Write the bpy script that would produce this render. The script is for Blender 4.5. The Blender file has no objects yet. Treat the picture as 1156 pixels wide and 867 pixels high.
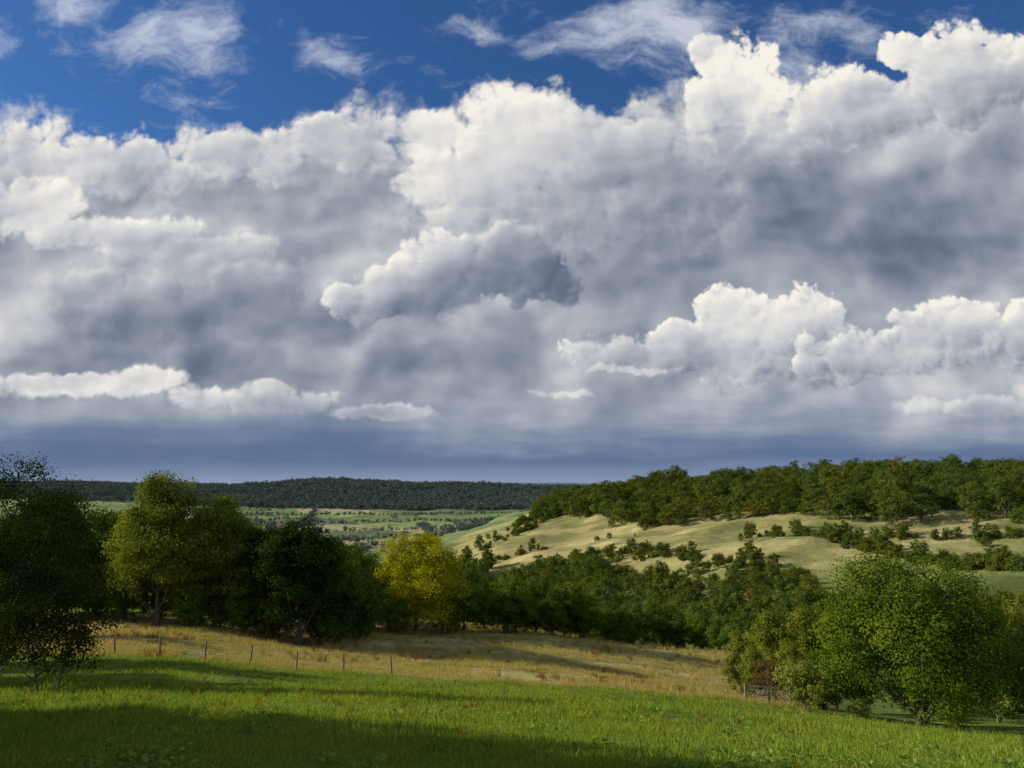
import bpy, math
import numpy as np
from mathutils import Vector
scene=bpy.context.scene
scene.view_settings.view_transform='Standard'; scene.view_settings.look='None'; scene.view_settings.exposure=0

SUN_AZ=-85.0; SUN_EL=22.5
# ------------------------------------------------------------------ terrain
RS=[0,12,25,50,75,120,180,260,340,430,520,620,800,1100,1600,2200,2700,3300,4200,9000]
TH=[-180,-90,-60,-35,-25,-15,-7,0,8,16,25,35,60,90,180]
TB=[
[-1.6,-1.2,-.5,1,3,6,9,12,14,16,18,20,22,24,26,28,30,30,30,20],
[-1.6,-2.6,-3.8,-6,-8,-11,-14,-18,-22,-26,-30,-34,-40,-45,-50,-40,-25,-5,0,-10],
[-1.6,-3.3,-5.3,-9.0,-11.3,-15,-19,-26,-34,-42,-48,-54,-62,-68,-70,-64,-45,5,10,-20],
[-1.6,-3.5,-5.6,-9.3,-12,-15,-19,-27,-35,-43,-49,-55,-63,-68,-70,-62,-15,14,18,-10],
[-1.6,-3.5,-5.8,-9.8,-12,-15,-19,-28,-37,-45,-51,-56,-63,-68,-70,-62,-15,16,18,-10],
[-1.6,-3.7,-6.1,-11.0,-14.4,-18.5,-26,-36,-43,-49,-54,-58,-64,-69,-70,-62,-18,12,14,0],
[-1.6,-3.9,-6.4,-11.6,-15.4,-19.8,-28,-41,-47,-51,-53,-55,-62,-67,-70,-62,-24,2,6,50],
[-1.6,-3.9,-6.6,-11.8,-16.0,-20.8,-31,-41,-41,-37,-30,-19,-25,-55,-70,-62,-34,-14,-16,62],
[-1.6,-3.9,-6.7,-12.0,-17.0,-22.8,-32,-38,-36,-28,-17,-6,-1,-20,-50,-50,-30,-15,-10,40],
[-1.6,-3.9,-6.8,-12.4,-18.0,-24,-32,-31,-24,-12,-2,4,5,-10,-40,-50,-40,-20,-10,0],
[-1.6,-3.8,-6.8,-12.7,-18.5,-26,-30,-28,-20,-8,3,8,10,0,-20,-40,-40,-20,-10,0],
[-1.6,-3.7,-6.6,-12.3,-16.5,-20,-23,-22,-17,-6,5,10,12,4,-10,-30,-30,-20,-10,0],
[-1.6,-3.5,-6.2,-11.5,-15,-18,-20,-19,-13,-4,7,12,14,8,0,-10,-20,-20,-10,0],
[-1.6,-2.6,-4,-7,-9,-10,-11,-10,-7,-2,5,10,14,14,10,5,0,0,0,0],
[-1.6,-1.2,-.5,1,3,6,9,12,14,16,18,20,22,24,26,28,30,30,30,20]]
NT,NQ=721,440
qmax=math.log(1+9000/20)
thf=np.linspace(-180,180,NT); qf=np.linspace(0,qmax,NQ)
qs=np.log(1+np.array(RS)/20)
cols=np.array([np.interp(qf,qs,t) for t in TB])
GH=np.empty((NT,NQ))
for j in range(NQ): GH[:,j]=np.interp(thf,TH,cols[:,j])
def gk(s):
    k=np.arange(-3*s,3*s+1); g=np.exp(-k*k/(2*s*s)); return g/g.sum()
k=gk(5); n=len(k)//2
P=np.concatenate([GH[-1-n:-1],GH,GH[1:1+n]],0)
GH=sum(k[i]*P[i:i+NT] for i in range(len(k)))
k=gk(5); n=len(k)//2
P=np.concatenate([np.repeat(2*GH[:,:1],n,1)-GH[:,1:n+1][:,::-1],GH,np.repeat(GH[:,-1:],n,1)],1)
GH=sum(k[i]*P[:,i:i+NQ] for i in range(len(k)))
def hash2(ix,iy,seed=0):
    h=(ix.astype(np.int64)*374761393+iy.astype(np.int64)*668265263+seed*1274126177)&0xffffffff
    h=((h^(h>>13))*1274126177)&0xffffffff
    return ((h^(h>>16))&0xffffff)/float(0xffffff)
def vn(x,y,seed=0):
    ix=np.floor(x);iy=np.floor(y);fx=x-ix;fy=y-iy
    fx=fx*fx*(3-2*fx);fy=fy*fy*(3-2*fy)
    a=hash2(ix,iy,seed);b=hash2(ix+1,iy,seed);c=hash2(ix,iy+1,seed);d=hash2(ix+1,iy+1,seed)
    return (a*(1-fx)+b*fx)*(1-fy)+(c*(1-fx)+d*fx)*fy
def fbm(x,y,seed=0,o=4):
    s=0;a=.5;t=0
    for i in range(o):
        s=s+a*vn(x,y,seed+i);t+=a;a*=.5;x=x*2.03+11.3;y=y*2.03+5.7
    return s/t
def height(x,y):
    x=np.asarray(x,float);y=np.asarray(y,float)
    r=np.hypot(x,y);th=np.degrees(np.arctan2(x,y))
    q=np.log(1+np.minimum(r,8999)/20)/qmax*(NQ-1); t=(th+180)/360*(NT-1)
    i=np.clip(np.floor(t).astype(int),0,NT-2);j=np.clip(np.floor(q).astype(int),0,NQ-2)
    ft=t-i;fq=q-j
    z=(GH[i,j]*(1-ft)+GH[i+1,j]*ft)*(1-fq)+(GH[i,j+1]*(1-ft)+GH[i+1,j+1]*ft)*fq
    z=z+(fbm(x/7,y/7,3)-.5)*.6*np.clip(r/40,0,1)
    z=z+(fbm(x/22,y/22,4)-.5)*2.4*np.clip((r-55)/60,0,1)
    z=z+(fbm(x/60,y/60,5)-.5)*12.0*np.clip((r-180)/200,0,1)
    z=z+(fbm(x/650,y/650,9,3)-.5)*75*np.clip((r-2300)/900,0,1)
    return z
def yedge(s): return np.interp(s,[-.9,-.66,-.45,-.25,0,.25,.35,.7],[53,52,51,50,50,48,45,39])
def sm(x,a,b):
    t=np.clip((x-a)/(b-a),0,1);return t*t*(3-2*t)

# ------------------------------------------------------------------ mesh helper
def mesh_quads(name,V,F,mats=(),midx=None,smooth=False,attrs=None,colors=None):
    V=np.asarray(V,np.float32);F=np.asarray(F,np.int32)
    me=bpy.data.meshes.new(name)
    me.vertices.add(len(V));me.vertices.foreach_set('co',V.ravel())
    me.loops.add(F.size);me.loops.foreach_set('vertex_index',F.ravel())
    me.polygons.add(len(F));me.polygons.foreach_set('loop_start',np.arange(len(F),dtype=np.int32)*4)
    if midx is not None: me.polygons.foreach_set('material_index',np.asarray(midx,np.int32))
    me.polygons.foreach_set('use_smooth',np.full(len(F),smooth))
    me.update(calc_edges=True)
    if attrs:
        for k,v in attrs.items():
            a=me.attributes.new(k,'FLOAT','POINT');a.data.foreach_set('value',np.asarray(v,np.float32))
    if colors is not None:
        a=me.color_attributes.new('Col','FLOAT_COLOR','POINT')
        c=np.ones((len(V),4),np.float32);c[:,:colors.shape[1]]=colors;a.data.foreach_set('color',c.ravel())
    for m in mats: me.materials.append(m)
    return me
def add(name,me,loc=(0,0,0),rz=0,sc=(1,1,1),coll=None,parent=None):
    o=bpy.data.objects.new(name,me);o.location=loc;o.rotation_euler=(0,0,rz);o.scale=sc
    (coll or scene.collection).objects.link(o)
    if parent: o.parent=parent
    return o

# ------------------------------------------------------------------ node helper
class G:
    def __init__(s,nt): s.nt=nt
    def n(s,t,**p):
        x=s.nt.nodes.new(t)
        for k,v in p.items(): setattr(x,k,v)
        return x
    def put(s,sock,v):
        if v is None: return
        if isinstance(v,bpy.types.NodeSocket): s.nt.links.new(v,sock)
        else: sock.default_value=v
    def m(s,op,a,b=None,c=None,clamp=False):
        x=s.n('ShaderNodeMath',operation=op);x.use_clamp=clamp
        s.put(x.inputs[0],a);s.put(x.inputs[1],b);s.put(x.inputs[2],c);return x.outputs[0]
    def v(s,op,a,b=None,scale=None):
        x=s.n('ShaderNodeVectorMath',operation=op)
        s.put(x.inputs[0],a);s.put(x.inputs[1],b)
        if scale is not None: s.put(x.inputs['Scale'],scale)
        return x.outputs['Value'] if op in('LENGTH','DOT_PRODUCT') else x.outputs[0]
    def mr(s,v,a,b,c=0.,d=1.,interp='SMOOTHSTEP'):
        x=s.n('ShaderNodeMapRange',interpolation_type=interp)
        for i,q in enumerate((v,a,b,c,d)): s.put(x.inputs[i],q)
        return x.outputs[0]
    def noise(s,P,scale,detail=3,rough=.5,dist=0.,dim='2D',col=False):
        x=s.n('ShaderNodeTexNoise',noise_dimensions=dim)
        s.put(x.inputs['Vector'],P);x.inputs['Scale'].default_value=scale;x.inputs['Detail'].default_value=detail
        x.inputs['Roughness'].default_value=rough;x.inputs['Distortion'].default_value=dist
        return x.outputs['Color' if col else 'Fac']
    def mixc(s,f,a,b,bt='MIX'):
        x=s.n('ShaderNodeMix',data_type='RGBA',blend_type=bt)
        s.put(x.inputs[0],f);s.put(x.inputs[6],a);s.put(x.inputs[7],b);return x.outputs[2]
def lin(c):
    return tuple((x/255/12.92 if x/255<=.04045 else ((x/255+.055)/1.055)**2.4) for x in c)+(1,)

# ------------------------------------------------------------------ world: clear sky with broken cloud around the rest of the horizon
W=bpy.data.worlds.new("World");scene.world=W;W.use_nodes=True
nt=W.node_tree;nt.nodes.clear();g=G(nt)
out=g.n('ShaderNodeOutputWorld');bg=g.n('ShaderNodeBackground');bg.inputs[1].default_value=.1
nt.links.new(bg.outputs[0],out.inputs[0])
sky=g.n('ShaderNodeTexSky',sky_type='NISHITA');sky.sun_disc=False
sky.sun_elevation=math.radians(SUN_EL);sky.sun_rotation=math.radians(SUN_AZ%360)
sky.air_density=1.0;sky.dust_density=.3;sky.ozone_density=3.0
tc=g.n('ShaderNodeTexCoord');sep=g.n('ShaderNodeSeparateXYZ');nt.links.new(tc.outputs['Generated'],sep.inputs[0])
skyc=g.mixc(1.,sky.outputs[0],(.38,.66,1.0,1),'MULTIPLY')
cn=g.noise(tc.outputs['Generated'],3.,3,.55,dim='3D')
cm=g.m('MULTIPLY',g.mr(cn,.36,.58),g.mr(sep.outputs[1],.55,.2))
nt.links.new(g.mixc(cm,skyc,(3.9,4.1,4.4,1)),bg.inputs[0])
W.cycles.sampling_method='MANUAL';W.cycles.sample_map_resolution=256

# ------------------------------------------------------------------ cloud bank: a sheet 12 km away
_pr=np.random.default_rng(42);PM=_pr.permutation(1024).astype(np.int32);PM=np.concatenate([PM,PM])
GA=_pr.uniform(0,2*math.pi,1024);GC=np.cos(GA).astype(np.float32);GS=np.sin(GA).astype(np.float32)
R1=_pr.random(1024).astype(np.float32);R2=_pr.random(1024).astype(np.float32)
def hsh(ix,iy): return PM[PM[ix&1023]+(iy&1023)]
def perlin(x,y):
    ix=np.floor(x).astype(np.int32);iy=np.floor(y).astype(np.int32);fx=(x-ix).astype(np.float32);fy=(y-iy).astype(np.float32)
    u=fx*fx*fx*(fx*(fx*6-15)+10);v=fy*fy*fy*(fy*(fy*6-15)+10)
    def gr(i,j):
        h=hsh(ix+i,iy+j);return GC[h]*(fx-i)+GS[h]*(fy-j)
    a=gr(0,0);b=gr(1,0);c=gr(0,1);d=gr(1,1)
    a=a+(b-a)*u;c=c+(d-c)*u
    return (a+(c-a)*v)*1.4
def fb2(x,y,sc,det,ro,off=0.):
    x=x*sc+off*13.7;y=y*sc+off*7.3;s=0;a=1;t=0;k=0
    while k<=det+1e-6:
        s=s+a*perlin(x,y);t+=a;a*=ro;x=x*2.03+3.1;y=y*2.03+1.7;k+=1
    return .5+.5*s/t
def voro(x,y,sc,off=0.):
    x=x*sc+off;y=y*sc+off*.7;ix=np.floor(x).astype(np.int32);iy=np.floor(y).astype(np.int32);m=np.full(x.shape,9.,np.float32)
    for i in(-1,0,1):
        for j in(-1,0,1):
            h=hsh(ix+i,iy+j);dx=ix+i+R1[h]-x;dy=iy+j+R2[h]-y;m=np.minimum(m,dx*dx+dy*dy)
    return m
U=.0012;ST=1.2
xa=np.concatenate([np.linspace(-1400,-640,70)[:-1],np.arange(-640,640,ST),np.linspace(640,1400,70)])
za=np.concatenate([np.linspace(-160,-24,6)[:-1],np.arange(-24,600,ST),np.linspace(600,1150,60)])
X,Z=np.meshgrid(xa,za,indexing='ij');X=X.astype(np.float32);Z=Z.astype(np.float32)
w1x=(fb2(X,Z,.0065,2,.5,1)-.5)*80;w1z=(fb2(X,Z,.0065,2,.5,2)-.5)*80
w2x=(fb2(X,Z,.032,4,.55,3)-.5)*20;w2z=(fb2(X,Z,.032,4,.55,4)-.5)*20
QS=(X+w2x,Z+w2z);QW=(QS[0]+w1x*.8,QS[1]+w1z*.8)
LX,LZ=-.78,.62
def puff(x,y):
    s=1.
    for i,(sc,a) in enumerate(((.0105,.5),(.025,.27),(.058,.15),(.13,.085),(.28,.04))): s=s-a*voro(x,y,sc,i*3.3)
    return s
pf=puff(*QS);relief=pf-puff(QS[0]+LX*9,QS[1]+LZ*9)
QN=(X+w1x*.45,Z+w1z*.45)
fine=fb2(QN[0],QN[1],.0072,6,.56,5)-.5
hf=fb2(QN[0],QN[1],.05,4,.6,11)-.5
QR=(QN[0]*.8,QN[1]*1.15)
ns=fb2(QR[0],QR[1],.0062,3,.48,6);rsoft=ns-fb2(QR[0]+LX*20,QR[1]+LZ*20,.0062,3,.48,6)
def blob(P,cx,cz,rx,rz): return 1-np.hypot((P[0]-cx)/rx,(P[1]-cz)/rz)
CC=np.zeros(X.shape+(3,),np.float32);AA=np.zeros(X.shape,np.float32)
def over(c,a):
    global CC,AA
    a=np.clip(a,0,1);CC=CC*(1-a[...,None])+np.asarray(c,np.float32)*a[...,None];AA=AA*(1-a)+a
RP=[.25,.42,.5,.6,.7,.8,.9,1.]
RC=np.array([lin(c)[:3] for c in((78,90,112),(106,117,138),(126,135,153),(150,157,170),(176,180,189),(202,203,208),(225,223,220),(247,242,231))])
def ramp(t): return np.stack([np.interp(t,RP,RC[:,i]) for i in range(3)],-1)
# wisps
wx=(X+w1x)*.55;wz=(Z+w1z)*1.2
wn=fb2(wx+w2x*.5,wz+w2z*.5,.013,7,.68,7)
wm=np.full(X.shape,0.)
for b in((-395,500,190,85),(-500,560,80,50),(-215,497,80,50),(-60,528,110,30),(-600,480,70,60),(150,520,200,100),(340,510,150,80),(-900,520,260,80),(900,560,260,80),(0,760,500,60)):
    wm=np.maximum(wm,sm(blob(QW,*b),0,1))
over(lin((208,214,228))[:3],sm(wm*.30+wn,.56,.98)*.85)
# main mass
pts=[(-1400,420),(-900,470),(-700,450),(-578,440),(-478,420),(-408,385),(-345,432),(-180,450),(-128,418),(-30,450),(40,448),(120,462),(205,490),(245,515),(290,465),(370,480),(440,486),(500,516),(578,545),(700,560),(900,500),(1400,520)]
zt=np.interp(X,[p[0] for p in pts],[p[1] for p in pts])
FA=(zt-Z)/42+fine*4.2+(pf-.84)*2.2+hf*.9
edge=1-sm(FA,.2,3.)
T=(ns-.5)*.30+.665
for cx,cz,rx,rz,a in[(-570,380,170,120,.11),(-380,315,150,50,-.10),(-570,180,60,40,.12),(350,300,330,130,-.13),(480,290,200,100,-.06),(560,370,90,50,-.10),
 (90,250,140,60,-.06),(190,215,160,70,-.05),(-310,135,90,50,-.15),(-450,140,170,40,-.08),(-100,130,160,50,-.05),(-20,170,120,60,-.06),(-560,90,200,50,-.08)]:
    T=T+sm(blob(QW,cx,cz,rx,rz),0,1)*a
T=T+rsoft*.9+fine*.18+hf*.05+relief*(.10+.5*edge)+(1-sm(FA,.1,2.))*.10
over(ramp(T),sm(FA,-.2,1.0))
def cumulus(blobs,zb,ztop,lo,hi,xg=0.,x0=0.,soft=.14,rk=1.,den=.9,bottom=None,P=None,rs=.8,nbk=.5,rim=.06,core=.25,ft=.18):
    F=np.full(X.shape,-9.,np.float32)
    for b in blobs: F=np.maximum(F,blob(P or QS,*b))
    d=F+(pf-.84)*den*2.2+fine*nbk+hf*.12
    a=sm(d,.02,.02+soft)
    if bottom: a=a*sm(Z+fine*130,bottom[0],bottom[1])
    t=lo+(hi-lo)*sm(Z+(X-x0)*xg,zb,ztop)
    e=1-sm(d,.05,.75)
    t=t+relief*rk*(e*(1-core)+core)+rsoft*rs+e*rim+fine*ft+hf*.05
    over(ramp(t),a)
cumulus([(250,455,80,70),(215,500,45,30),(395,430,100,55),(520,465,100,80),(620,470,100,90),(462,498,55,40)],330,520,.49,.93,-.25,400,.17,1.,.75,bottom=(290,440),rs=.9,rim=.08,nbk=.9)
cumulus([(40,385,150,85),(150,350,200,115),(-40,340,100,95),(-85,400,50,40)],210,450,.50,.88,-.42,40,.24,.8,.5,bottom=(200,330),rs=.9,rim=.08,core=.2,nbk=1.)
cumulus([(-300,385,130,50),(-190,390,90,46),(-440,365,120,56),(-560,350,100,75)],280,430,.58,.85,-.12,-380,.26,.9,.6,bottom=(250,360),rs=.9,rim=.08,core=.25,nbk=1.1)
cumulus([(-430,280,140,34),(-550,310,90,44),(-350,265,100,24)],220,320,.57,.86,0,-400,.26,.8,.6,bottom=(210,275),rs=.8,rim=.08,core=.25,nbk=1.)
cumulus([(-380,195,150,52),(-290,215,120,44),(-250,185,110,40),(-470,220,80,34)],150,262,.46,.69,-.05,-340,.30,.6,.5,bottom=(110,205),rs=.8,rim=.09,core=.2,nbk=1.)
# rain haze
HP=[0,.12,.30,.5,.75,1.];HC=np.array([lin(c)[:3] for c in((146,159,182),(122,140,170),(88,110,146),(96,116,150),(126,140,166),(150,158,176))])
hn=fb2((X+w1x*.15)*.16,(Z+w1z*.15)*1.3,.014,5,.6,8)-.5
ht=np.clip(Z/115+hn*.6*np.clip(Z/40,0,1),0,1)
over(np.stack([np.interp(ht,HP,HC[:,i]) for i in range(3)],-1),(1-sm(Z+hn*110,30,118))*.94)
cumulus([(-58,240,95,52),(-120,215,90,44),(-15,266,55,40),(30,230,65,45)],185,315,.42,.85,-.5,-60,.2,.9,bottom=(140,215),rs=.9,nbk=.8)
cumulus([(262,172,105,50),(322,190,65,34),(200,150,110,42),(130,140,110,30),(330,150,110,45)],85,235,.52,.92,-.1,260,.11,1.2,bottom=(60,150),rs=.9,nbk=.7)
cumulus([(462,162,105,40),(500,182,65,30),(400,140,100,34),(575,160,90,45),(620,150,90,50),(760,150,120,45)],85,225,.52,.92,-.1,460,.12,1.2,bottom=(60,150),rs=.9,nbk=.7)
cumulus([(-250,90,120,20),(-320,97,65,18),(-262,105,42,18),(-150,82,90,12),(-490,112,120,16),(-400,118,45,16),(-580,108,60,18)],60,116,.54,.85,0,0,.35,.9,.7,bottom=(40,108),nbk=.8)
cumulus([(505,88,90,16),(600,98,70,24),(130,128,70,8),(60,100,80,8)],60,110,.60,.82,0,0,.4,.8,.6,bottom=(40,108),nbk=.8)
CC=CC/np.maximum(AA,1e-3)[...,None]
AA=AA*(1-sm(np.abs(X),1150,1390))*(1-sm(Z,1000,1140))
YD=12000.
Vc=np.stack([X*U*YD,np.full(X.shape,YD),Z*U*YD],-1).reshape(-1,3)
nx,nz=X.shape;I=np.arange(nx*nz).reshape(nx,nz)
F=np.stack([I[:-1,:-1],I[1:,:-1],I[1:,1:],I[:-1,1:]],-1).reshape(-1,4)
cmt=bpy.data.materials.new('clouds');cmt.use_nodes=True;nt=cmt.node_tree;nt.nodes.clear();g=G(nt)
o_=g.n('ShaderNodeOutputMaterial');at=g.n('ShaderNodeAttribute',attribute_name='Col');em=g.n('ShaderNodeEmission');tr=g.n('ShaderNodeBsdfTransparent');mx=g.n('ShaderNodeMixShader')
nt.links.new(at.outputs['Color'],em.inputs[0]);nt.links.new(at.outputs['Alpha'],mx.inputs[0]);nt.links.new(tr.outputs[0],mx.inputs[1]);nt.links.new(em.outputs[0],mx.inputs[2]);nt.links.new(mx.outputs[0],o_.inputs[0])
cmt.cycles.emission_sampling='NONE'
add('sky',mesh_quads('sky',Vc,F,[cmt],smooth=True,colors=np.concatenate([CC.reshape(-1,3),AA.reshape(-1,1)],1)))
del CC,AA,Vc,F

# ------------------------------------------------------------------ sun
S=Vector((math.sin(math.radians(SUN_AZ))*math.cos(math.radians(SUN_EL)),math.cos(math.radians(SUN_AZ))*math.cos(math.radians(SUN_EL)),math.sin(math.radians(SUN_EL))))
sl=bpy.data.lights.new('sun','SUN');sl.energy=5.0;sl.angle=math.radians(.5);sl.color=(1,.92,.76)
so=bpy.data.objects.new('sun',sl);scene.collection.objects.link(so);so.rotation_euler=S.to_track_quat('Z','Y').to_euler();so.location=S*100

# ------------------------------------------------------------------ materials
def leaf_mat(name,dark,light,alt,trans=.32,field=0.):
    m=bpy.data.materials.new(name);m.use_nodes=True;nt=m.node_tree;nt.nodes.clear();g=G(nt)
    o=g.n('ShaderNodeOutputMaterial')
    at=g.n('ShaderNodeAttribute',attribute_name='tint')
    if field:
        ge=g.n('ShaderNodeNewGeometry');rnd=g.mr(g.noise(ge.outputs['Position'],field,3,.6,dim='3D'),.3,.7,0.,1.,'LINEAR')
    else:
        rnd=g.n('ShaderNodeObjectInfo').outputs['Random']
    c=g.mixc(at.outputs['Fac'],tuple(dark)+(1,),tuple(light)+(1,))
    c=g.mixc(g.mr(rnd,.2,1.,0.,.95,'LINEAR'),c,g.mixc(1.,c,tuple(alt)+(1,),'MULTIPLY'))
    d=g.n('ShaderNodeBsdfDiffuse');t=g.n('ShaderNodeBsdfTranslucent');mx=g.n('ShaderNodeMixShader')
    nt.links.new(c,d.inputs[0]);nt.links.new(g.mixc(1.,c,(1.25,1.25,.5,1),'MULTIPLY'),t.inputs[0])
    mx.inputs[0].default_value=trans;nt.links.new(d.outputs[0],mx.inputs[1]);nt.links.new(t.outputs[0],mx.inputs[2])
    nt.links.new(mx.outputs[0],o.inputs[0])
    return m
def simple_mat(name,c1,c2,scale=4.,rough=.85,metal=0.):
    m=bpy.data.materials.new(name);m.use_nodes=True;nt=m.node_tree;g=G(nt);b=nt.nodes['Principled BSDF']
    t=g.n('ShaderNodeTexCoord')
    f=g.noise(t.outputs['Object'],scale,5,.6,dim='3D')
    nt.links.new(g.mixc(g.mr(f,.35,.65),tuple(c1)+(1,),tuple(c2)+(1,)),b.inputs['Base Color'])
    b.inputs['Roughness'].default_value=rough;b.inputs['Metallic'].default_value=metal
    return m
bark=simple_mat('bark',(.06,.05,.035),(.16,.14,.10),6.)
M_green=leaf_mat('leaves_green',(.026,.062,.008),(.150,.225,.028),(1.2,1.05,.7))
M_dark=leaf_mat('leaves_dark',(.014,.028,.006),(.050,.074,.014),(1.2,1.0,.8),.2)
M_ash=leaf_mat('leaves_ash',(.055,.090,.014),(.27,.31,.045),(1.1,1.0,.8),.38)
M_yellow=leaf_mat('leaves_yellowing',(.17,.19,.010),(.56,.53,.028),(1,1,1),.42)
M_pale=leaf_mat('leaves_pale',(.16,.19,.03),(.32,.34,.07),(1,1,1))
M_brown=leaf_mat('leaves_brown',(.09,.05,.02),(.20,.12,.05),(1,1,1))
M_wood=leaf_mat('leaves_woodland',(.024,.054,.011),(.150,.205,.038),(1.6,1.15,.8),.27)
M_far_hazed=leaf_mat('leaves_distant_hazed',(.075,.115,.125),(.145,.192,.180),(1.25,1.1,.9),.1)  # aerial haze painted into the leaf colour: paler and bluer
M_grass=leaf_mat('grass_blades',(.115,.19,.024),(.31,.41,.062),(1.4,1.04,1.05),.38,field=.5)
M_weed=leaf_mat('weed_leaves',(.09,.17,.02),(.26,.37,.08),(1.,1.,.8),.3,field=1.)
M_straw=leaf_mat('dry_grass',(.28,.20,.08),(.64,.49,.22),(.78,.98,.65),.35,field=.2)
M_rust=leaf_mat('dock_seedheads',(.12,.05,.015),(.26,.12,.04),(1,1,1),.2,field=1.)

gm=bpy.data.materials.new('ground');gm.use_nodes=True;nt=gm.node_tree;g=G(nt);b=nt.nodes['Principled BSDF']
b.inputs['Roughness'].default_value=1.;b.inputs['Specular IOR Level'].default_value=.05
at=g.n('ShaderNodeAttribute',attribute_name='Col');ge=g.n('ShaderNodeNewGeometry')
n1=g.noise(ge.outputs['Position'],.9,6,.65,dim='3D');n2=g.noise(ge.outputs['Position'],.06,6,.6,dim='3D')
k=g.m('MULTIPLY',g.mr(n1,.25,.75,.58,1.42,'LINEAR'),g.mr(n2,.3,.7,.66,1.28,'LINEAR'))
nt.links.new(g.v('SCALE',at.outputs['Color'],scale=k),b.inputs['Base Color'])
bp=g.n('ShaderNodeBump');bp.inputs['Strength'].default_value=1.;bp.inputs['Distance'].default_value=.3
nt.links.new(n1,bp.inputs['Height']);nt.links.new(bp.outputs[0],b.inputs['Normal'])

# ------------------------------------------------------------------ ground sheet
tha=np.radians(np.concatenate([np.arange(-180,-44,4.),np.arange(-44,44,.2),np.arange(44,181,4.)]));tha[-1]=math.pi
rr=20*(np.exp(np.linspace(math.log(1+.3/20),math.log(1+9000/20),780))-1)
TT,RR=np.meshgrid(tha,rr,indexing='ij')
gx=RR*np.sin(TT);gy=RR*np.cos(TT);gz=height(gx,gy)
s_=np.where(gy>1,gx/np.maximum(gy,1),np.sign(gx)*9)
def mixa(a,b,t): return a*(1-t[...,None])+b*t[...,None]
def full(c): return np.broadcast_to(np.array(c,float),C.shape)
C=np.zeros(gx.shape+(3,))
C[:]=(.13,.195,.034)
f1=fbm(gx/6,gy/6,21);C=mixa(C,np.array((.25,.27,.065)),sm(f1,.5,.75)*.6)
ye=yedge(np.clip(s_,-.9,.9))+ (fbm(gx/4,gy/4,22)-.5)*1.5
brown=np.array((.46,.35,.155));fb=fbm(gx/11,gy/5,23)
bz=brown*(.65+.7*fb[...,None]);bz=mixa(bz,np.array((.28,.29,.08)),sm(fbm(gx/25,gy/14,24),.45,.66)*.7)
C=mixa(C,bz,sm(gy,ye-.5,ye+.8)*(gy>0)*(1-sm(s_,.33,.37)))
C=mixa(C,full((.13,.17,.04)),sm(gy,62,70)*sm(s_,.33,.37))
C=mixa(C,full((.11,.14,.035)),sm(gy,138,155))
C=mixa(C,full((.20,.29,.04)),sm(gy,84,90)*sm(-s_,.30,.36)*(1-sm(gy,200,230)))
hillm=sm(gy,205,230)*sm(s_,-.10,-.04)
pale=np.array((.46,.385,.175));gr=np.array((.25,.265,.085))
fh=fbm(gx/60,gy/35,30,5)
hc=mixa(full(gr),pale,np.clip(sm(fh,.40,.62),0,1)*.8)
up=sm(gy,290,360)*(1-sm(s_,.30,.45))
hc=mixa(hc,pale*(.8+.4*fh[...,None]),up*.65)
hc=mixa(hc,full((.18,.20,.06)),sm(fbm(gx/28,gy/16,33,5),.48,.66)*.7)
C=mixa(C,hc,hillm)
a=math.radians(25);px=(gx*math.cos(a)+gy*math.sin(a)+60*(vn(gx/400,gy/400,40)-.5))/190;py=(-gx*math.sin(a)+gy*math.cos(a)+80*(vn(gx/400,gy/400,41)-.5))/260
idx=hash2(np.floor(px),np.floor(py),44)
pal=np.array([(.19,.25,.10),(.27,.32,.12),(.13,.17,.09),(.44,.39,.23),(.21,.28,.10),(.38,.35,.18),(.16,.21,.095)])  # field colours, muted and blued to paint in distance haze
C=mixa(C,pal[(idx*6.99).astype(int)],sm(RR,640,700)*(gy>0))
C=mixa(C,full((.075,.108,.115)),sm(gy,2150,2200))  # ridge floor, with blue haze put into its colour
C=mixa(C,full((.15,.22,.29)),sm(RR,4300,5200))  # farthest hills: painted haze-blue, no real atmosphere
nT,nR=gx.shape
I=np.arange(nT*nR).reshape(nT,nR)
F=np.stack([I[:-1,:-1],I[:-1,1:],I[1:,1:],I[1:,:-1]],-1).reshape(-1,4)
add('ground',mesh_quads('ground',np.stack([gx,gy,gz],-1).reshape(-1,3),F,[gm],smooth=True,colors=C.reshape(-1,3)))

# ------------------------------------------------------------------ trees
def tube(path,rad,sides=6):
    path=np.asarray(path,float);n=len(path);V=[];F=[]
    for i in range(n):
        d=path[min(i+1,n-1)]-path[max(i-1,0)];d/=np.linalg.norm(d)+1e-9
        a=np.cross(d,[1,0,0] if abs(d[0])<.8 else [0,1,0]);a/=np.linalg.norm(a);b=np.cross(d,a)
        for k in range(sides):
            t=2*math.pi*k/sides;V.append(path[i]+rad[i]*(a*math.cos(t)+b*math.sin(t)))
    for i in range(n-1):
        for k in range(sides):
            k2=(k+1)%sides;F.append((i*sides+k,i*sides+k2,(i+1)*sides+k2,(i+1)*sides+k))
    return np.array(V),np.array(F)
def leaves_at(rng,pos,nrm,leaf,asp=.6):
    n=len(pos);nrm=nrm/(np.linalg.norm(nrm,axis=1,keepdims=True)+1e-9)
    r=rng.normal(size=(n,3));t=np.cross(nrm,r);t/=np.linalg.norm(t,axis=1,keepdims=True)+1e-9
    b=np.cross(nrm,t);L=leaf*rng.uniform(.6,1.3,(n,1))
    V=np.stack([pos-t*L*.5,pos-b*L*asp*.5,pos+t*L*.5,pos+b*L*asp*.5],1).reshape(-1,3)
    return V,np.arange(4*n).reshape(n,4)
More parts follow.
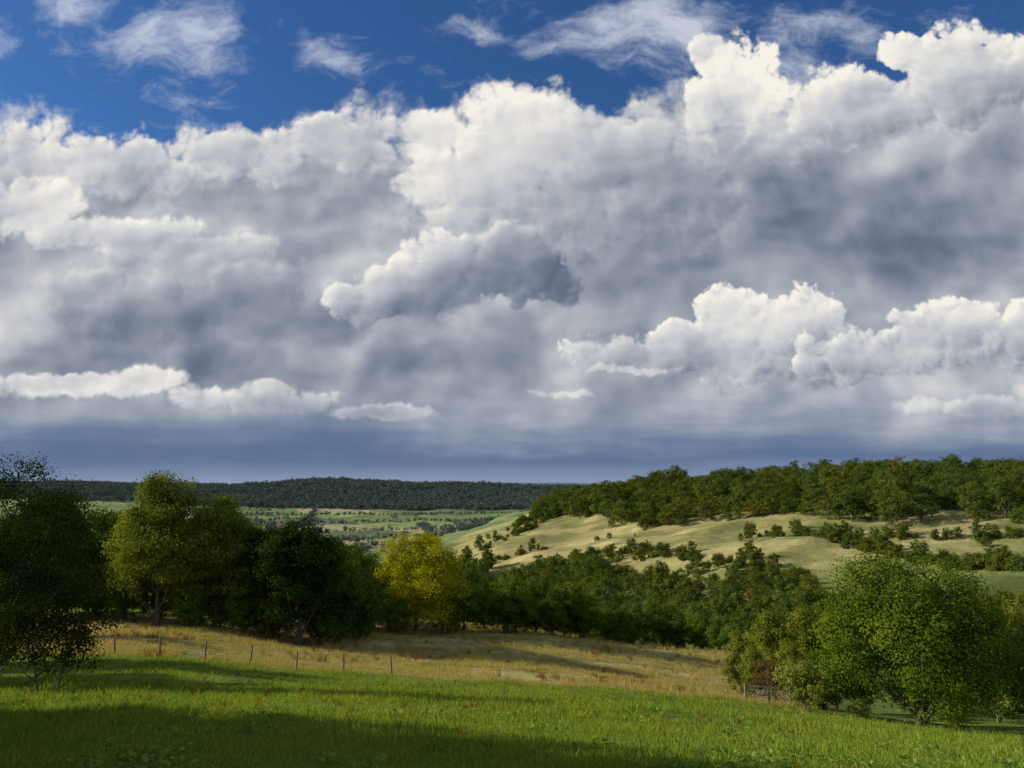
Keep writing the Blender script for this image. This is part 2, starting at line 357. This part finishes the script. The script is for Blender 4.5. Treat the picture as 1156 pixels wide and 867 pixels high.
def make_tree(name,seed,H,Wd,trunk=.22,nl=12,ncl=12,leaves=16000,leaf=.22,rt=.25,mat=None,taper=0.,tail=.55,stems=1,lobe=.42,inner=.6,flat=1.):
    rng=np.random.default_rng(seed);Vs=[];Fs=[];Ms=[];Ts=[];off=0
    def push(V,F,m,t):
        nonlocal off
        Vs.append(V);Fs.append(F+off);Ms.append(np.full(len(F),m));Ts.append(t);off+=len(V)
    z0=trunk*H;ch=(H-z0)/2;zc=z0+ch
    lob=[]
    for i in range(nl):
        cz=1-2*(i+.5)/nl;ph=i*2.399+rng.uniform(-.5,.5)+seed
        rad=math.sqrt(1-cz*cz)*(1-taper*(cz+1)/2)
        if cz<0: rad=max(rad,.75)
        cz*=rng.uniform(.85,1.1)
        k=inner*rng.uniform(.75,1.2)
        c=np.array([math.cos(ph)*rad*Wd/2*k,math.sin(ph)*rad*Wd/2*k,zc+cz*ch*.68])
        lr=lobe*Wd/2*rng.uniform(.7,1.2);lob.append((c,min(lr,ch*.6)))
    lob.append((np.array([0,0,zc]),Wd/2*.4))
    top=zc+ch*.35
    stemp=[]
    for s in range(stems):
        a=rng.uniform(0,6.28);o=.0 if stems==1 else .25;sp=0 if stems==1 else Wd*.15
        zz=np.linspace(-.3,top,7);f=np.linspace(0,1,7)
        path=np.stack([math.cos(a)*(o+sp*f)+rng.normal(size=7)*.12*f*H/10,math.sin(a)*(o+sp*f)+rng.normal(size=7)*.12*f*H/10,zz],1)
        rd=rt*(1-.8*f)*np.array([1.5]+[1]*6)/math.sqrt(stems)
        V,F=tube(path,rd,8);push(V,F,0,np.zeros(len(V)));stemp.append(path)
    cl=[];
    for c,lr in lob:
        p=stemp[rng.integers(len(stemp))]
        zs=np.clip(c[2]-np.hypot(c[0],c[1])*.9-.3*H*.2,z0*.55,top*.9)
        st=np.array([np.interp(zs,p[:,2],p[:,k]) for k in range(3)])
        mid=(st+c)/2+np.array([0,0,-.08*H*.3])+rng.normal(size=3)*.15
        V,F=tube([st,mid,c],[rt*.38,rt*.24,rt*.1],5);push(V,F,0,np.zeros(len(V)))
        for q in range(ncl):
            d=rng.normal(size=3);d[2]=abs(d[2])*.8 if rng.random()<.65 else d[2];d/=np.linalg.norm(d)
            cc=c+d*lr*rng.uniform(.55,1.1)*np.array([1,1,.85*flat]);cl.append((cc,lr*rng.uniform(.2,.42)))
            if q%2==0:
                V,F=tube([c,(c+cc)/2+rng.normal(size=3)*.1,cc],[rt*.1,rt*.06,.012],4);push(V,F,0,np.zeros(len(V)))
    cc=np.array([c for c,_ in cl]);cr=np.array([r for _,r in cl]);ct=rng.random(len(cl))
    w=cr**2;w=w/w.sum();k=rng.choice(len(cl),leaves,p=w)
    off3=rng.normal(size=(leaves,3))*(cr[k]*tail*1.15)[:,None]
    off3[:,2]*=.75
    pos=cc[k]+off3
    pos[:,2]=np.maximum(pos[:,2],.15)
    nrm=(pos-np.array([0,0,zc-ch*.4]))/np.array([Wd/2,Wd/2,ch])*.7+off3/(cr[k][:,None]+.01)*.7+rng.normal(size=(leaves,3))*.35+np.array([0,0,.2])
    V,F=leaves_at(rng,pos,nrm,leaf)
    t=np.clip(ct[k]*.55+rng.random(leaves)*.45,0,1);push(V,F,1,np.repeat(t,4))
    return mesh_quads(name,np.vstack(Vs),np.vstack(Fs),[bark,mat],np.concatenate(Ms),attrs={'tint':np.concatenate(Ts)})

PC={}
def proto(group,me):
    if group not in PC: PC[group]=bpy.data.collections.new(group+'_prototypes')
    add(me.name,me,coll=PC[group])
def gn_group(coll,realize=False):
    ng=bpy.data.node_groups.new('scatter_'+coll.name,'GeometryNodeTree')
    ng.interface.new_socket('Geometry',in_out='INPUT',socket_type='NodeSocketGeometry')
    ng.interface.new_socket('Geometry',in_out='OUTPUT',socket_type='NodeSocketGeometry')
    N=ng.nodes;Lk=ng.links
    i=N.new('NodeGroupInput');o=N.new('NodeGroupOutput');ip=N.new('GeometryNodeInstanceOnPoints')
    ci=N.new('GeometryNodeCollectionInfo');ci.inputs['Collection'].default_value=coll
    ci.inputs['Separate Children'].default_value=True;ci.inputs['Reset Children'].default_value=True
    def na(nm,dt):
        a=N.new('GeometryNodeInputNamedAttribute');a.data_type=dt;a.inputs['Name'].default_value=nm
        return [x for x in a.outputs if x.enabled and x.name=='Attribute'][0]
    Lk.new(i.outputs[0],ip.inputs['Points']);Lk.new(ci.outputs[0],ip.inputs['Instance'])
    ip.inputs['Pick Instance'].default_value=True
    Lk.new(na('pick','INT'),ip.inputs['Instance Index'])
    Lk.new(na('rot','FLOAT_VECTOR'),ip.inputs['Rotation'])
    Lk.new(na('scl','FLOAT_VECTOR'),ip.inputs['Scale'])
    if realize:
        r=N.new('GeometryNodeRealizeInstances');Lk.new(ip.outputs[0],r.inputs[0]);Lk.new(r.outputs[0],o.inputs[0])
    else: Lk.new(ip.outputs[0],o.inputs[0])
    return ng
def scatter(name,group,x,y,scl,rng,zoff=0.,tilt=0.,realize=False):
    coll=PC[group];n=len(x);z=height(x,y)+zoff
    me=bpy.data.meshes.new(name);me.vertices.add(n);me.vertices.foreach_set('co',np.stack([x,y,z],1).astype(np.float32).ravel())
    a=me.attributes.new('scl','FLOAT_VECTOR','POINT')
    s3=np.stack([scl*rng.uniform(.85,1.2,n),scl*rng.uniform(.85,1.2,n),scl*rng.uniform(.8,1.2,n)],1);a.data.foreach_set('vector',s3.astype(np.float32).ravel())
    a=me.attributes.new('rot','FLOAT_VECTOR','POINT')
    r3=np.stack([rng.normal(size=n)*tilt,rng.normal(size=n)*tilt,rng.uniform(0,6.283,n)],1);a.data.foreach_set('vector',r3.astype(np.float32).ravel())
    a=me.attributes.new('pick','INT','POINT');a.data.foreach_set('value',rng.integers(0,len(coll.objects),n).astype(np.int32))
    o=add(name,me);md=o.modifiers.new('scatter','NODES');md.node_group=gn_group(coll,realize)
    return o

for i in range(7): proto('woodland',make_tree('woodland_tree',100+i,[12,13,11,14,12,12,14][i],[12,12,13,11,13,12,11][i],.0,13,10,4200,.50,.3,M_wood,inner=.62,lobe=.42,tail=.52,taper=[0,.2,0,.2,0,0,.3][i]))
for i in range(4): proto('midwood',make_tree('midwood_tree',140+i,9,[8,9,7,10][i],.02,12,10,6500,.35,.2,M_wood,inner=.6,lobe=.44,tail=.6))
for i in range(3): proto('scrub',make_tree('scrub_bush',160+i,[4.5,3.5,5.5][i],[5,6,4.5][i],.0,9,9,2200,.33,.1,M_wood,inner=.62,lobe=.45,tail=.65))
for i in range(4): proto('distant',make_tree('distant_tree',180+i,13,[14,17,12,15][i],.0,8,5,240,2.2,.3,M_far_hazed,inner=.6,lobe=.5))

def region(rng,s0,s1,y0,y1,spacing,cond=None):
    n=int((s1-s0)*(y1*y1-y0*y0)/2/(spacing**2)*1.3)
    y=np.sqrt(rng.uniform(y0*y0,y1*y1,n));x=rng.uniform(s0,s1,n)*y
    if cond is not None:
        k=cond(x/y,y,x);x=x[k];y=y[k]
    cell={};keep=[]
    for i in range(len(x)):
        c=(int(x[i]//(spacing*.7)),int(y[i]//(spacing*.7)))
        if c in cell: continue
        cell[c]=1;keep.append(i)
    return x[keep],y[keep]
def line(rng,pts,step,width,thr=.22):
    X_=[];Y_=[]
    for (s0,y0),(s1,y1) in zip(pts[:-1],pts[1:]):
        a=np.array([s0*y0,y0]);b=np.array([s1*y1,y1]);n=max(2,int(np.linalg.norm(b-a)/step))
        t=np.linspace(0,1,n);p=a+(b-a)*t[:,None]+rng.normal(size=(n,2))*width;X_.append(p[:,0]);Y_.append(p[:,1])
    x=np.concatenate(X_);y=np.concatenate(Y_)
    x=x+(vn(x/30,y/30,95)-.5)*16;y=y+(vn(x/30,y/30,96)-.5)*16
    k=vn(x/20,y/20,90)>thr
    return x[k],y[k]
rg=np.random.default_rng(11)
lowb=lambda s: np.interp(s,[.03,.12,.20,.32,.48,.66,1.2],[580,500,445,395,350,318,295])
x,y=region(rg,.035,1.3,260,760,8.6,lambda s,y,x:(y>lowb(s)+(fbm(x/32,y/32,60)-.5)*60)&(y<lowb(s)+200))
scatter('hillside_woodland','woodland',x,y,rg.uniform(.55,1.25,len(x))*(.8+.5*vn(x/30,y/30,59)),rg,-.6)
A=[region(rg,-.03,.42,140,380,7.4,lambda s,y,x:(y<np.interp(s,[-.03,.02,.12,.2,.3,.42],[350,365,340,290,245,215])+(vn(x/22,y/22,97)-.5)*50)&(vn(x/26,y/26,61)>.2)),
   region(rg,-.26,-.03,140,430,7.8,lambda s,y,x:vn(x/40,y/40,62)>.12),
   region(rg,-.70,-.20,190,620,9.5,lambda s,y,x:vn(x/60,y/60,63)>.10),
   region(rg,.55,.9,95,140,8,lambda s,y,x:vn(x/25,y/25,65)>.25),
   region(rg,.02,.10,560,620,8)]
x=np.concatenate([a[0] for a in A]);y=np.concatenate([a[1] for a in A])
scatter('valley_woodland','midwood',x,y,rg.uniform(.55,1.15,len(x))*np.where((x<-.2*y),1.7,1)*np.where(x>.12*y,.74,1),rg)
Bx=[line(rg,[(.30,345),(.36,325),(.45,282),(.56,245),(.72,215)],1.2,3.,.08),line(rg,[(.40,330),(.52,300),(.72,270)],2.,2.5,.45),line(rg,[(.24,300),(.31,262),(.40,232)],1.5,5.,.10),
   line(rg,[(-.06,470),(.0,500),(.05,560)],2.2,3),line(rg,[(-.055,520),(.03,600)],2.6,4),line(rg,[(.0,430),(.08,405),(.16,350)],1.6,5,.3),
   line(rg,[(-.06,380),(-.01,440)],3,5),line(rg,[(.16,345),(.22,318),(.30,335)],1.6,3.5,.4),line(rg,[(.40,195),(.52,182),(.72,165)],2.,2.5),
   line(rg,[(.34,350),(.36,325)],2,2,.0),
   region(rg,.20,.46,180,250,7,lambda s,y,x:vn(x/26,y/26,66)>.6),region(rg,.05,.34,350,470,6,lambda s,y,x:fbm(x/40,y/40,67)>.69),
   region(rg,.36,.8,215,330,6,lambda s,y,x:fbm(x/34,y/34,69)>.70),
   region(rg,.5,.8,135,180,9,lambda s,y,x:vn(x/18,y/18,68)>.55)]
x=np.concatenate([a[0] for a in Bx]);y=np.concatenate([a[1] for a in Bx])
scatter('hillside_hedgerow','scrub',x,y,rg.uniform(.3,1.25,len(x))*(.7+.7*vn(x/12,y/12,91)),rg,-.3)
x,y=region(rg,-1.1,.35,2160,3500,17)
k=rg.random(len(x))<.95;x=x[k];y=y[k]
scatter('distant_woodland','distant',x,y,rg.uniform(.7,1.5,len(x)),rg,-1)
D=[]
for pts in([(-.5,760),(-.3,820),(-.1,860)],[(-.45,980),(-.2,1050),(0,1090)],[(-.5,1200),(-.25,1280),(.02,1330)],[(-.5,1500),(-.2,1600),(.05,1650)],[(-.45,1850),(-.1,1950),(.05,2000)],
  [(-.1,900),(-.115,1500)],[(-.33,850),(-.3,1500)],[(-.03,1000),(-.05,1600)],[(-.27,1500),(-.25,2200)]):
    D.append(line(rg,pts,6,2,.12))
D.append(region(rg,-.6,-.18,620,1000,17,lambda s,y,x:vn(x/90,y/90,72)>.35));D.append(region(rg,-.09,.05,850,1300,15,lambda s,y,x:vn(x/120,y/120,70)>.5));D.append(region(rg,-.5,.05,1250,2200,18,lambda s,y,x:vn(x/220,y/60,71)>.82))
x=np.concatenate([a[0] for a in D]);y=np.concatenate([a[1] for a in D])
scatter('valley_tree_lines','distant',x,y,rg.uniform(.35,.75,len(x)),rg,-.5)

# individual trees --------------------------------------------------
def place(name,me,x,y,rz=0.,s=1.,sz=None):
    z=float(height(x,y));return add(name,me,(x,y,z-.05),rz,(s,s,sz or s))
ash1=make_tree('ash_tree',1,15.8,11.5,.05,24,14,40000,.24,.24,M_ash,inner=.64,lobe=.31,tail=.75,taper=.45)
ash2=make_tree('ash_tree',2,15.2,10.5,.04,24,14,40000,.24,.22,M_ash,inner=.64,lobe=.32,tail=.75,taper=.4)
place('ash_tree',ash1,-35.6,80,.3,1.03);place('ash_tree',ash2,-30.4,82,1.9,1.0);place('ash_tree',ash2,-42.5,92,3.9,.9)
dk=make_tree('hawthorn_tree',3,12.3,10,.0,18,14,30000,.25,.25,M_dark,inner=.62,lobe=.40,taper=.3)
place('hawthorn_tree',dk,-20.8,78,.4,1.08);place('hawthorn_tree',dk,-26.2,84,2.4,.98);place('hawthorn_tree',dk,-50,84,4.4,1.15)
yt=make_tree('field_maple_tree',4,13.6,13.5,.0,20,14,38000,.25,.25,M_yellow,taper=.4,inner=.62,lobe=.37)
place('field_maple_tree',yt,-12.6,105,.4,1.05)
oak=make_tree('oak_tree',5,9.4,10.9,.07,26,16,60000,.155,.30,M_green,inner=.64,lobe=.34,tail=.58)
place('oak_tree',oak,21.5,42.5,2.2,.97)
hd=make_tree('hedge_tree',6,8,8,.0,14,12,14000,.24,.18,M_green,inner=.6,lobe=.41,taper=.2)
hd2=make_tree('hedge_tree',7,7.5,7.5,.0,14,12,14000,.24,.18,M_wood,inner=.6,lobe=.41,taper=.2)
for i,(s,y,k) in enumerate([(-.20,98,.9),(-.175,104,.75),(-.06,112,1.15),(-.035,118,1.0),(-.01,114,.75),(.005,116,1.05),(.03,122,1.15),(.05,120,.8),(.065,124,.95),(.09,122,.9),(.12,128,.95),(.135,124,.75),(.15,128,.95),(.18,132,1.0),(.205,130,.85),(.235,128,.8),(.26,122,.75),(-.10,122,1.2),(-.08,106,.7),(-.145,100,.6),
    (-.52,84,.75),(-.485,82,.6),(-.44,84,.7),(-.405,80,.62),(-.365,84,.8),(-.335,80,.7),(-.30,80,.7),(-.24,80,.62),(-.225,90,.9),(-.56,90,.9),(-.6,84,1.0),(.283,112,.8),
    (-.54,100,1.6),(-.50,106,1.55),(-.46,104,1.5),(-.345,98,1.6),(-.31,102,1.5),(-.22,108,1.45),(-.19,114,1.3),(-.215,86,1.2),(-.19,90,.9)]):
    place('hedge_tree',hd if i%2 else hd2,s*y,y,i*1.7,k)
wl=make_tree('willow_tree',8,6.8,4.6,.0,16,12,16000,.16,.14,M_ash,inner=.6,lobe=.36,tail=.75,taper=.4)
for s,y,k in((.325,56,1.),(.365,60,1.1),(.285,60,.75),(.40,62,1.1),(.43,56,.8),(.30,52,.55),(.345,50,.62)): place('willow_tree',wl,s*y,y,k*5,k)
place('hedge_tree',hd,.385*52,52,1.,.5)
pb=make_tree('elder_bush',9,2.9,3.0,.0,10,10,8000,.11,.08,M_pale,inner=.6,lobe=.42)
place('elder_bush',pb,.363*45,45);place('elder_bush',pb,.545*41,41,1.,.5);place('elder_bush',pb,.43*44,44,1.,.4)
bb=make_tree('dead_hawthorn_bush',10,2.9,2.2,.05,9,8,2200,.10,.09,M_brown,inner=.55,lobe=.4,tail=.9)
place('dead_hawthorn_bush',bb,.318*48,48)
for s,y,k in((.64,46,.75),(.60,50,.7),(.68,44,.7),(.56,90,.95),(.62,85,1.0),(.68,88,1.0),(.585,54,.6),(.50,58,.5),(.54,62,.6)): place('hedge_tree',hd2,s*y,y,k*9,k)
ft=make_tree('elder_tree',12,9.2,8.0,.04,20,16,50000,.10,.13,M_dark,inner=.66,lobe=.32,tail=.72,stems=3)
place('elder_tree',ft,-19.6,30,.6)
ft2=make_tree('elder_tree',13,4.4,4.2,.02,12,12,13000,.09,.07,M_dark,inner=.68,lobe=.32,tail=.8,stems=3)
place('elder_tree',ft2,-15.8,27.5,.6)
bg1=make_tree('beech_tree',14,11,9,.02,14,13,20000,.36,.3,M_dark)
for x_,y_,k in((-33,36,.95),(-26.5,26,.42),(-24.5,22.5,.52),(-21.5,19,.66),(-17.5,16,.72),(-15.8,13.2,.80),(-20,13.5,.95),(-13,10.2,.84),(-11.5,7,.8),(-18,9,1.),(-36,45,1.0),(-52,66,1.1)): place('beech_tree',bg1,x_,y_,k*7,k)

# ------------------------------------------------------------------ grass
def tuft(name,seed,nb,h,rad,w,mat,lean=.5):
    rng=np.random.default_rng(seed);a=rng.uniform(0,6.28,nb);r=rad*np.sqrt(rng.random(nb))
    p=np.stack([r*np.cos(a),r*np.sin(a),np.zeros(nb)-.03],1)
    d=np.stack([np.cos(a),np.sin(a),np.zeros(nb)],1)*rng.uniform(0,lean,(nb,1))+rng.normal(size=(nb,3))*.2
    d[:,2]=1;hh=h*rng.uniform(.5,1.2,(nb,1));tip=p+d*hh
    b=rng.uniform(0,6.28,nb);wv=np.stack([np.cos(b),np.sin(b),0*b],1)*w
    V=np.stack([p-wv,p+wv,tip+wv*.25,tip-wv*.25],1).reshape(-1,3)
    return mesh_quads(name,V,np.arange(4*nb).reshape(nb,4),[mat],attrs={'tint':np.repeat(rng.random(nb),4)})
for i in range(4): proto('meadow',tuft('grass_tuft',200+i,30,.07,.17,.006,M_grass,1.0))
for i in range(3): proto('dry',tuft('dry_grass_tuft',210+i,40,.36,.36,.011,M_straw,.8))
for i in range(2): proto('dock',tuft('dock_tuft',220+i,22,.5,.22,.02,M_rust,.4))
def weed(name,seed):
    rng=np.random.default_rng(seed);n=30
    pos=np.stack([rng.normal(size=n)*.11,rng.normal(size=n)*.11,rng.uniform(.02,.12,n)],1)
    V,F=leaves_at(rng,pos,rng.normal(size=(n,3))*.6+np.array([0,0,1.]),.075,.6)
    return mesh_quads(name,V,F,[M_weed],attrs={'tint':np.repeat(rng.random(n),4)})
for i in range(3): proto('weeds',weed('weed_clump',230+i))
n=48000;r=np.exp(rg.uniform(math.log(6),math.log(66),n));th=rg.uniform(-.72,.72,n);x=r*np.sin(th);y=r*np.cos(th)
k=(y<yedge(x/y)+.5)&(rg.random(n)<.3+1.3*fbm(x/1.5,y/1.5,78));x=x[k];y=y[k];r=r[k]
scatter('meadow_grass','meadow',x,y,(.75+r/45)*rg.uniform(.5,1.6,len(x))*(.3+1.4*fbm(x/2.5,y/2.5,77)),rg,0,.15,True)
n=8000;r=np.exp(rg.uniform(math.log(6),math.log(50),n));th=rg.uniform(-.72,.72,n);x=r*np.sin(th);y=r*np.cos(th)
k=(rg.random(n)<sm(fbm(x/1.2,y/1.2,80)+.08*sm(x/y,-.1,.1)*(1-sm(y,14,24)),.52,.80)*.7)&(y<yedge(x/y)-1);x=x[k];y=y[k]
scatter('meadow_weeds','weeds',x,y,rg.uniform(.35,1.5,len(x)),rg,0,.15,True)
n=22000;r=np.exp(rg.uniform(math.log(48),math.log(150),n));th=rg.uniform(-.72,.34,n);x=r*np.sin(th);y=r*np.cos(th)
k=(y>yedge(x/y)-.6)&(y<140)&~((x/y<-.36)&(y>85))&(fbm(x/7,y/4,85)>.40);x=x[k];y=y[k]
scatter('dry_grass_field','dry',x,y,(.6+np.hypot(x,y)/180)*rg.uniform(.4,1.2,len(x))*(.3+1.2*fbm(x/5,y/3,81)),rg,0,.1,True)
n=2400;y=rg.uniform(12,125,n);x=y*rg.uniform(-.6,.40,n);k=(fbm(x/8,y/8,83)>.48)&((y>52)|(x/y<.4));x=x[k];y=y[k]
scatter('dock_plants','dock',x,y,rg.uniform(.4,1.,len(x))*np.where(y<50,.42,1),rg,0,.1,True)

# ------------------------------------------------------------------ fence and gate
wood_m=simple_mat('weathered_wood',(.12,.10,.08),(.24,.21,.17),8.)
wire_m=simple_mat('galvanised_wire',(.20,.20,.20),(.32,.32,.32),20.,.6,.5)
fence=bpy.data.objects.new('wire_fence',None);scene.collection.objects.link(fence)
Vp=[];Fp=[];o_=0;Vw=[];Fw=[];ow=0;prev=None
for i in range(9):
    x_=-31.5+i*3.0;y_=float(yedge(x_/50.5))+.3;z_=float(height(x_,y_));h=1.15+.1*math.sin(i*3.1);ln=.05*math.sin(i*5.3)
    V_,F_=tube([(x_,y_,z_-.3),(x_+ln,y_,z_+h*.6),(x_+ln*2,y_,z_+h)],[.06,.055,.05],7);Vp.append(V_);Fp.append(F_+o_);o_+=len(V_)
    if prev is not None:
        for hh in(.35,.7,1.02):
            a=np.array(prev)+[0,0,hh];b_=np.array([x_,y_,z_])+[0,0,hh]
            V_,F_=tube([a,(a+b_)/2-[0,0,.03],b_],[.006]*3,4);Vw.append(V_);Fw.append(F_+ow);ow+=len(V_)
    prev=(x_,y_,z_)
add('posts',mesh_quads('posts',np.vstack(Vp),np.vstack(Fp),[wood_m]),parent=fence)
add('wires',mesh_quads('wires',np.vstack(Vw),np.vstack(Fw),[wire_m]),parent=fence)
gate=bpy.data.objects.new('field_gate',None);scene.collection.objects.link(gate)
gx_,gy_=.292*48,48.;gate.location=(gx_,gy_,float(height(gx_,gy_)));gate.rotation_euler=(0,0,math.radians(-20))
Vs=[];Fs=[];o_=0
for a,b_,r_ in [((0,0,h),(2.2,0,h),.022) for h in(.15,.33,.51,.7,.9)]+[((0,0,.1),(0,0,.92),.025),((2.2,0,.1),(2.2,0,.92),.025),((1.1,0,.15),(1.1,0,.9),.018),((0.,.03,.15),(1.1,.03,.9),.018),((2.2,.03,.15),(1.1,.03,.9),.018)]:
    V_,F_=tube([a,b_],[r_,r_],6);Vs.append(V_);Fs.append(F_+o_);o_+=len(V_)
add('gate_bars',mesh_quads('gate_bars',np.vstack(Vs),np.vstack(Fs),[wire_m]),parent=gate)
Vs=[];Fs=[];o_=0
for xx in(-.15,2.38):
    V_,F_=tube([(xx,0,-.4),(xx,0,1.05)],[.08,.075],8);Vs.append(V_);Fs.append(F_+o_);o_+=len(V_)
add('gate_posts',mesh_quads('gate_posts',np.vstack(Vs),np.vstack(Fs),[wood_m]),parent=gate)

# ------------------------------------------------------------------ far houses
wall_m=simple_mat('rendered_wall',(.6,.58,.52),(.7,.68,.62),1.);roof_m=simple_mat('tiled_roof',(.18,.09,.06),(.26,.14,.1),2.);glass=simple_mat('window_glass',(.03,.04,.05),(.05,.06,.07),2.,.2)
def house(x,y,rz,w=14,d=8,h=5.5,rh=3.5):
    e=bpy.data.objects.new('farm_house',None);scene.collection.objects.link(e);e.location=(x,y,float(height(x,y))-.2);e.rotation_euler=(0,0,rz)
    V=[(-w/2,-d/2,0),(w/2,-d/2,0),(w/2,d/2,0),(-w/2,d/2,0),(-w/2,-d/2,h),(w/2,-d/2,h),(w/2,d/2,h),(-w/2,d/2,h),(-w/2,0,h+rh),(w/2,0,h+rh)]
    m=bpy.data.meshes.new('walls');m.from_pydata(V,[],[(0,1,5,4),(1,2,6,9,5),(2,3,7,6),(3,0,4,8,7)]);m.materials.append(wall_m);add('walls',m,parent=e)
    q=.5;V=[(-w/2-q,-d/2-q,h-.3),(w/2+q,-d/2-q,h-.3),(w/2+q,0,h+rh+.1),(-w/2-q,0,h+rh+.1),(w/2+q,d/2+q,h-.3),(-w/2-q,d/2+q,h-.3)]
    m=bpy.data.meshes.new('roof');m.from_pydata(V,[],[(0,1,2,3),(3,2,4,5)]);m.materials.append(roof_m);add('roof',m,parent=e)
    V=[];F=[]
    for i in range(4):
        for zz in(1,3.4):
            cx=-w/2+w*(i+.5)/4;b0=len(V);V+=[(cx-.6,-d/2-.03,zz),(cx+.6,-d/2-.03,zz),(cx+.6,-d/2-.03,zz+1.2),(cx-.6,-d/2-.03,zz+1.2)];F.append((b0,b0+1,b0+2,b0+3))
    m=bpy.data.meshes.new('windows');m.from_pydata(V,[],F);m.materials.append(glass);add('windows',m,parent=e)
for s,y,rz in((-.285,1290,.3),(-.27,1330,-.4),(-.262,1270,.8),(-.295,1400,0.),(-.15,1750,.2),(-.255,1380,1.2)): house(s*y,y,rz)

# ------------------------------------------------------------------ camera
cd=bpy.data.cameras.new('camera');cd.sensor_width=36;cd.lens=27.2;cd.clip_end=60000;cd.clip_start=.1
co=bpy.data.objects.new('camera',cd);scene.collection.objects.link(co);co.rotation_euler=(math.radians(97.7),0,0)
scene.camera=co
